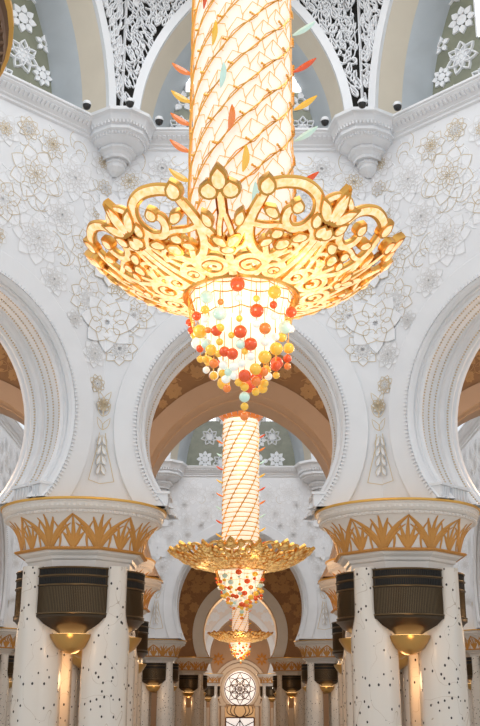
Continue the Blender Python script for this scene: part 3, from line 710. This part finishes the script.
def make_chandelier(z_ring, rcol, ztop, kind):
    root = empty('chandelier', (0,0,0))
    # column of lit glass
    zb = z_ring+.55
    c = MB(); c.lathe([(rcol*.97,zb),(rcol*.97,ztop)],48); c.build('lit_column', M_colglass if kind == 1 else M_colglass2, root, True)
    def cp(a,z,r=rcol): return (r*sin(a),-r*cos(a),z)
    net = MB()
    if kind == 1:
        rh, n = .43, 12; rows = int((ztop-zb)/rh); sk = .30
        for i in range(rows):
            for j in range(n):
                w = 2*pi/n; a = (j+.5*(i%2))*w+i*.04; z = zb+i*rh
                # roof-shaped glass scale outlined in gold
                P = [(a-w/2,z+.02),(a-w/2+.02,z+.20),(a-w*.12,z+rh+.10),(a+w*.42,z+rh-.03),(a+w/2,z+.17)]
                Q = [cp(x,y,rcol*1.0) for x,y in P]
                net.tube(Q,.012,4)
                if j % 2 == 0: net.tube([cp(a-w*.12,z+rh+.1),cp(a-w*.2,z+rh*.55),cp(a-w*.05,z+.12)],.009,4)
    else:
        z = zb
        while z < ztop:
            net.lathe([(rcol*1.0,z),(rcol*1.05,z+.03),(rcol*1.05,z+.13),(rcol*1.0,z+.16)],32); z += .27
    net.build('gold_scale_lines' if kind == 1 else 'glass_tube_rings', M_goldglow if kind == 1 else M_colglass2, root)
    if kind == 2:
        g2 = MB(); z = zb+.20
        while z < ztop: g2.lathe([(rcol*1.02,z),(rcol*1.02,z+.04)],32); z += .27
        g2.build('gold_ring_lines', M_gold, root)
    NR = 10 if kind == 1 else 8; slope = 1.0 if kind == 1 else 1.15
    for k in range(NR):
        rp = MB(); A0 = 2*pi*k/NR; pts = []; z = zb
        while z < ztop: pts.append((A0+(z-zb)/(1.28*slope*rcol/1.19 if kind == 1 else 1.9),z)); z += .16 if kind == 1 else .3
        thick = .018 if kind == 1 else .04
        rp.tube([cp(a,z,rcol*1.02) for a,z in pts],thick,5)
        if kind == 1:
            rp.tube([cp(a+.05*sin(i*1.3),z+.05*cos(i*1.3),rcol*1.035) for i,(a,z) in enumerate(pts)],.014,4)
            for i,(a,z) in enumerate(pts):
                if i % 4 == 0:
                    for w in range(3): rp.ball(cp(a-.03-.04*w,z+.03*w-.02,rcol*1.03),.034,5,4)
        rp.build('spiral_rope', M_gold, root)
    # dish
    ring = MB(); ring.lathe([(1.12,z_ring-.06),(1.24,z_ring-.10),(1.28,z_ring-.02),(1.24,z_ring+.06),(1.12,z_ring+.04)],48); ring.build('gold_ring', M_gold, root, True)
    NS = 4 if kind == 1 else 8; g, glow = sector(1.0 if kind == 1 else .62, pi/NS)
    G = I = None
    for k in range(NS):
        a = -7.6*pi/180+k*2*pi/NS
        if k == 0:
            G = g.build('filigree_panel', M_gold, root, True, (0,0,z_ring), a); I = glow.build('face_glow', M_faceglow if kind == 1 else M_faceglow2, G, True)
        else:
            c = G.copy(); COL.objects.link(c); c.rotation_euler = (0,0,a); d = I.copy(); COL.objects.link(d); d.parent = c
    # inner lamp bowl and the beads hung in a cone
    bw = MB(); bw.lathe([(1.08,0),(1.03,-.20),(.92,-.55),(.72,-1.0),(.46,-1.45),(.2,-1.8),(.02,-1.9)],32); bw.build('lamp_bowl', M_bowl, root, True, (0,0,z_ring))
    lace = MB()
    for r,z in ((1.13,-.08),(1.10,-.28),(1.04,-.62)):
        lace.tube([(r*sin(2*pi*k/48),-r*cos(2*pi*k/48),z-.06*abs(sin(k*pi/4))) for k in range(48)],.014,4,True)
    for k in range(36):
        a = 2*pi*k/36; lace.tube([(1.15*sin(a),-1.15*cos(a),-.02),(1.12*sin(a),-1.12*cos(a),-.4),(1.02*sin(a),-1.02*cos(a),-.8)],.007,3)
    lace.build('bead_strings', M_gold, root, False, (0,0,z_ring))
    rnd = random.Random(5); BL = list(BEADS)
    for i in range(34):                                   # the side turned away and the flanks
        t = rnd.random()**.8; a = rnd.uniform(.62*pi,1.38*pi); z = -.25-1.8*t; R = 1.35*max(0,min(1,(z+8.55-5.9)/2.4))**.75
        BL.append((rnd.choice('RROYYYGWW'), R*sin(a), -R*cos(a), z, rnd.choice((.075,.09,.12))))
    sph = {}
    wire = MB()
    for kx,x,y,z,r in BL[:98]:
        if kx not in sph:
            b = MB(); b.ball((0,0,0),1.,16,10); o = b.build('glass_bead', BM[kx], root, True); sph[kx] = o
        else: o = sph[kx].copy(); COL.objects.link(o); o.parent = root
        o.location = (x,y,z_ring+z); r *= 1.15; o.scale = (r,r,r)
        wire.tube([(x,y,z+r),(x,y,min(z+r+.32,0.0) if z+r < -.02 else z+r+.02)],.009,3)
    tag(wire.build('bead_wires', M_gold, root, False, (0,0,z_ring)), kind='stuff')
    return root
def add_leaf(root, a, z, L, m, rcol, tilt=0.35, face=False, proto={}):
    key = (m.name,)
    if key not in proto: b = leaf_mesh(1.); o = b.build('glass_leaf', m, root, True); proto[key] = o
    else: o = proto[key].copy(); COL.objects.link(o); o.parent = root
    o.parent = root
    if face:      # lies along the column, hanging in front of it
        o.location = (rcol*1.06*sin(a),-rcol*1.06*cos(a),z); o.rotation_euler = (0,-1.25,a)
    else:
        o.location = (rcol*.99*sin(a),-rcol*.99*cos(a),z); o.rotation_euler = (0,-tilt,a-pi/2)
    o.scale = (L,L,L)
ch1 = make_chandelier(8.46, 1.15, 24.0, 1)
ch1.location = (.0,20.5,H); tag(ch1, 'largest, nearest chandelier: thick lit glass column, openwork gold dish, cone of coloured glass beads', 'chandelier', 'chandeliers down the nave')
LR = [M_amber,M_pale,M_red,M_amber,M_clear,M_red,M_amber]
for i,(z,m) in enumerate(((16.9,M_amber),(15.95,M_amber),(14.95,M_pale),(13.95,M_red),(12.95,M_amber),(12.15,M_pale),(11.0,M_red),(17.8,M_pale))): add_leaf(ch1, pi/2-.12, z, .62, m, 1.19, .35)
for i,(z,m) in enumerate(((14.1,M_orange),(13.35,M_amber),(12.75,M_orange),(12.05,M_orange),(11.3,M_amber),(10.8,M_pale))): add_leaf(ch1, -pi/2-.15, z, .60, m, 1.19, .42)
for x,z,m in ((-.88,15.1,M_red),(-.66,14.0,M_amber),(-.47,12.85,M_pale),(-.28,11.75,M_orange),(.02,10.75,M_amber),(.22,9.9,M_pale)): add_leaf(ch1, asin(x/1.27), z, .62, m, 1.19, 0, True)
ch2 = make_chandelier(0., 1.25/1.47, 8.9, 2)
def leaves2(root, rc):
    for i in range(9):
        add_leaf2(root, pi/2-.1, 1.4+.8*i, .42, (M_red,M_amber,M_pale,M_orange)[i%4], rc); add_leaf2(root, -pi/2-.1, 1.1+.8*i, .42, (M_orange,M_amber,M_red,M_pale)[i%4], rc)
P2 = {}
def add_leaf2(root, a, z, L, m, rc): add_leaf(root, a, z, L, m, rc, .4, False, P2)
leaves2(ch2, 1.25/1.47)
cr = MB()
for k in range(20):
    a = 2*pi*k/20; w = .16; z = 8.9
    cr.ring_loft([[(.9*sin(a-w),-.9*cos(a-w),z),(.9*sin(a+w),-.9*cos(a+w),z)],[(1.15*sin(a-w*.8),-1.15*cos(a-w*.8),z+.35),(1.15*sin(a+w*.8),-1.15*cos(a+w*.8),z+.35)],[(1.1*sin(a),-1.1*cos(a),z+.6),(1.1*sin(a+.01),-1.1*cos(a),z+.6)]],False,False)
cr.build('jewelled_crown', M_orange, ch2)
rod = MB(); rod.tube([(0,0,8.9),(0,0,25.4)],.12,8); rod.build('hanging_rod', M_gold, ch2)
ch2.location = (0,72.1,H+9.3); ch2.scale = (1.47,1.47,1.2); tag(ch2, 'second chandelier, framed by the middle arch, slender lit-ring column above a gold dish', 'chandelier', 'chandeliers down the nave')
ch3 = copy_tree(ch2)
ch3.location = (0,139,H+8.7); ch3.scale = (1.24,1.24,1.0); tag(ch3, 'smallest, farthest chandelier hanging right above the stained glass window', 'chandelier', 'chandeliers down the nave')
rod = MB(); rod.tube([(0,0,24.),(0,0,31.8)],.15,8); rod.build('hanging_rod', M_gold, ch1)

# ------------------------------------------------------------------ light
w = bpy.data.worlds.new('World'); S.world = w; w.use_nodes = True
bg = w.node_tree.nodes['Background']; bg.inputs[0].default_value = (.86,.93,1,1); bg.inputs[1].default_value = 1.0
def point(x,y,z,e,col,r=.3):
    l = bpy.data.lights.new('lamp','POINT'); l.energy = e; l.color = col; l.shadow_soft_size = r
    o = bpy.data.objects.new('lamp',l); COL.objects.link(o); o.location = (x,y,z+H); return o
def area(x,y,z,sx,sy,e,col,rx=0.,rz=0.):
    l = bpy.data.lights.new('area','AREA'); l.shape = 'RECTANGLE'; l.size = sx; l.size_y = sy; l.energy = e; l.color = col
    o = bpy.data.objects.new('fill_panel',l); COL.objects.link(o); o.location = (x,y,z+H); o.rotation_euler = (rx,0,rz); return o
WARM = (1,.62,.32); WH = (1,.97,.93)
area(0,CY1,24.5,13,13,1500,(.9,.95,1))  # fill panels added inside the unseen domes to brighten both bays
area(0,CY2,30.,18,18,3400,(.9,.95,1))
area(0,CY2-11,20.,14,4,600,(.9,.95,1),radians(55))
for a in range(6):
    point(1.9*sin(a*pi/3),20.5-1.9*cos(a*pi/3),7.6,25,(1,.82,.56),.25)
for a in range(3): point(2.9*sin(a*2.1+.4),72.1-2.9*cos(a*2.1+.4),8.0,40,(1,.80,.50),.3)
point(0,136.2,6.5,250,(1,.8,.5),.4)
for sg in (-1,1):
    point(sg*4.7,29.0,1.7,8,WARM,.15); point(sg*9.4,33.0,8.,420,(1,.66,.42),.4); point(sg*4.62,31.3,.9,35,WARM,.3)  # strong middle point is added to warm the side arch soffits
    point(sg*6.85,88.,1.2,22,WARM,.25); point(sg*5.6,119,1.,30,WARM,.25)
    point(sg*13,42.,9.,400,WARM,.5); point(sg*14,36,3.,250,WARM,.5)  # bare points added to warm the passage
point(0,42,5.,450,WARM,.6); point(0,104,6.,900,WARM,.6); point(0,128,10.,700,WARM,.6); point(0,150,8.,4500,WH,.6); point(0,178,5.,900,WARM,.5)  # bare points added down the nave to brighten its walls
# ------------------------------------------------------------------ camera
cd = bpy.data.cameras.new('Camera'); co = bpy.data.objects.new('Camera', cd); COL.objects.link(co)
co.location = (0,0,H); co.rotation_euler = (Matrix.Rotation(radians(90+18.7),3,'X') @ Matrix.Rotation(.0036,3,'Z')).to_euler()
cd.sensor_fit = 'VERTICAL'; cd.sensor_height = 36; cd.lens = 1033/726*36; cd.shift_x = -1.2/726; cd.clip_end = 500
S.camera = co
S.view_settings.view_transform = 'Standard'; S.view_settings.look = 'None'; S.view_settings.gamma = 1; S.view_settings.use_curve_mapping = False
S.view_settings.exposure = .0
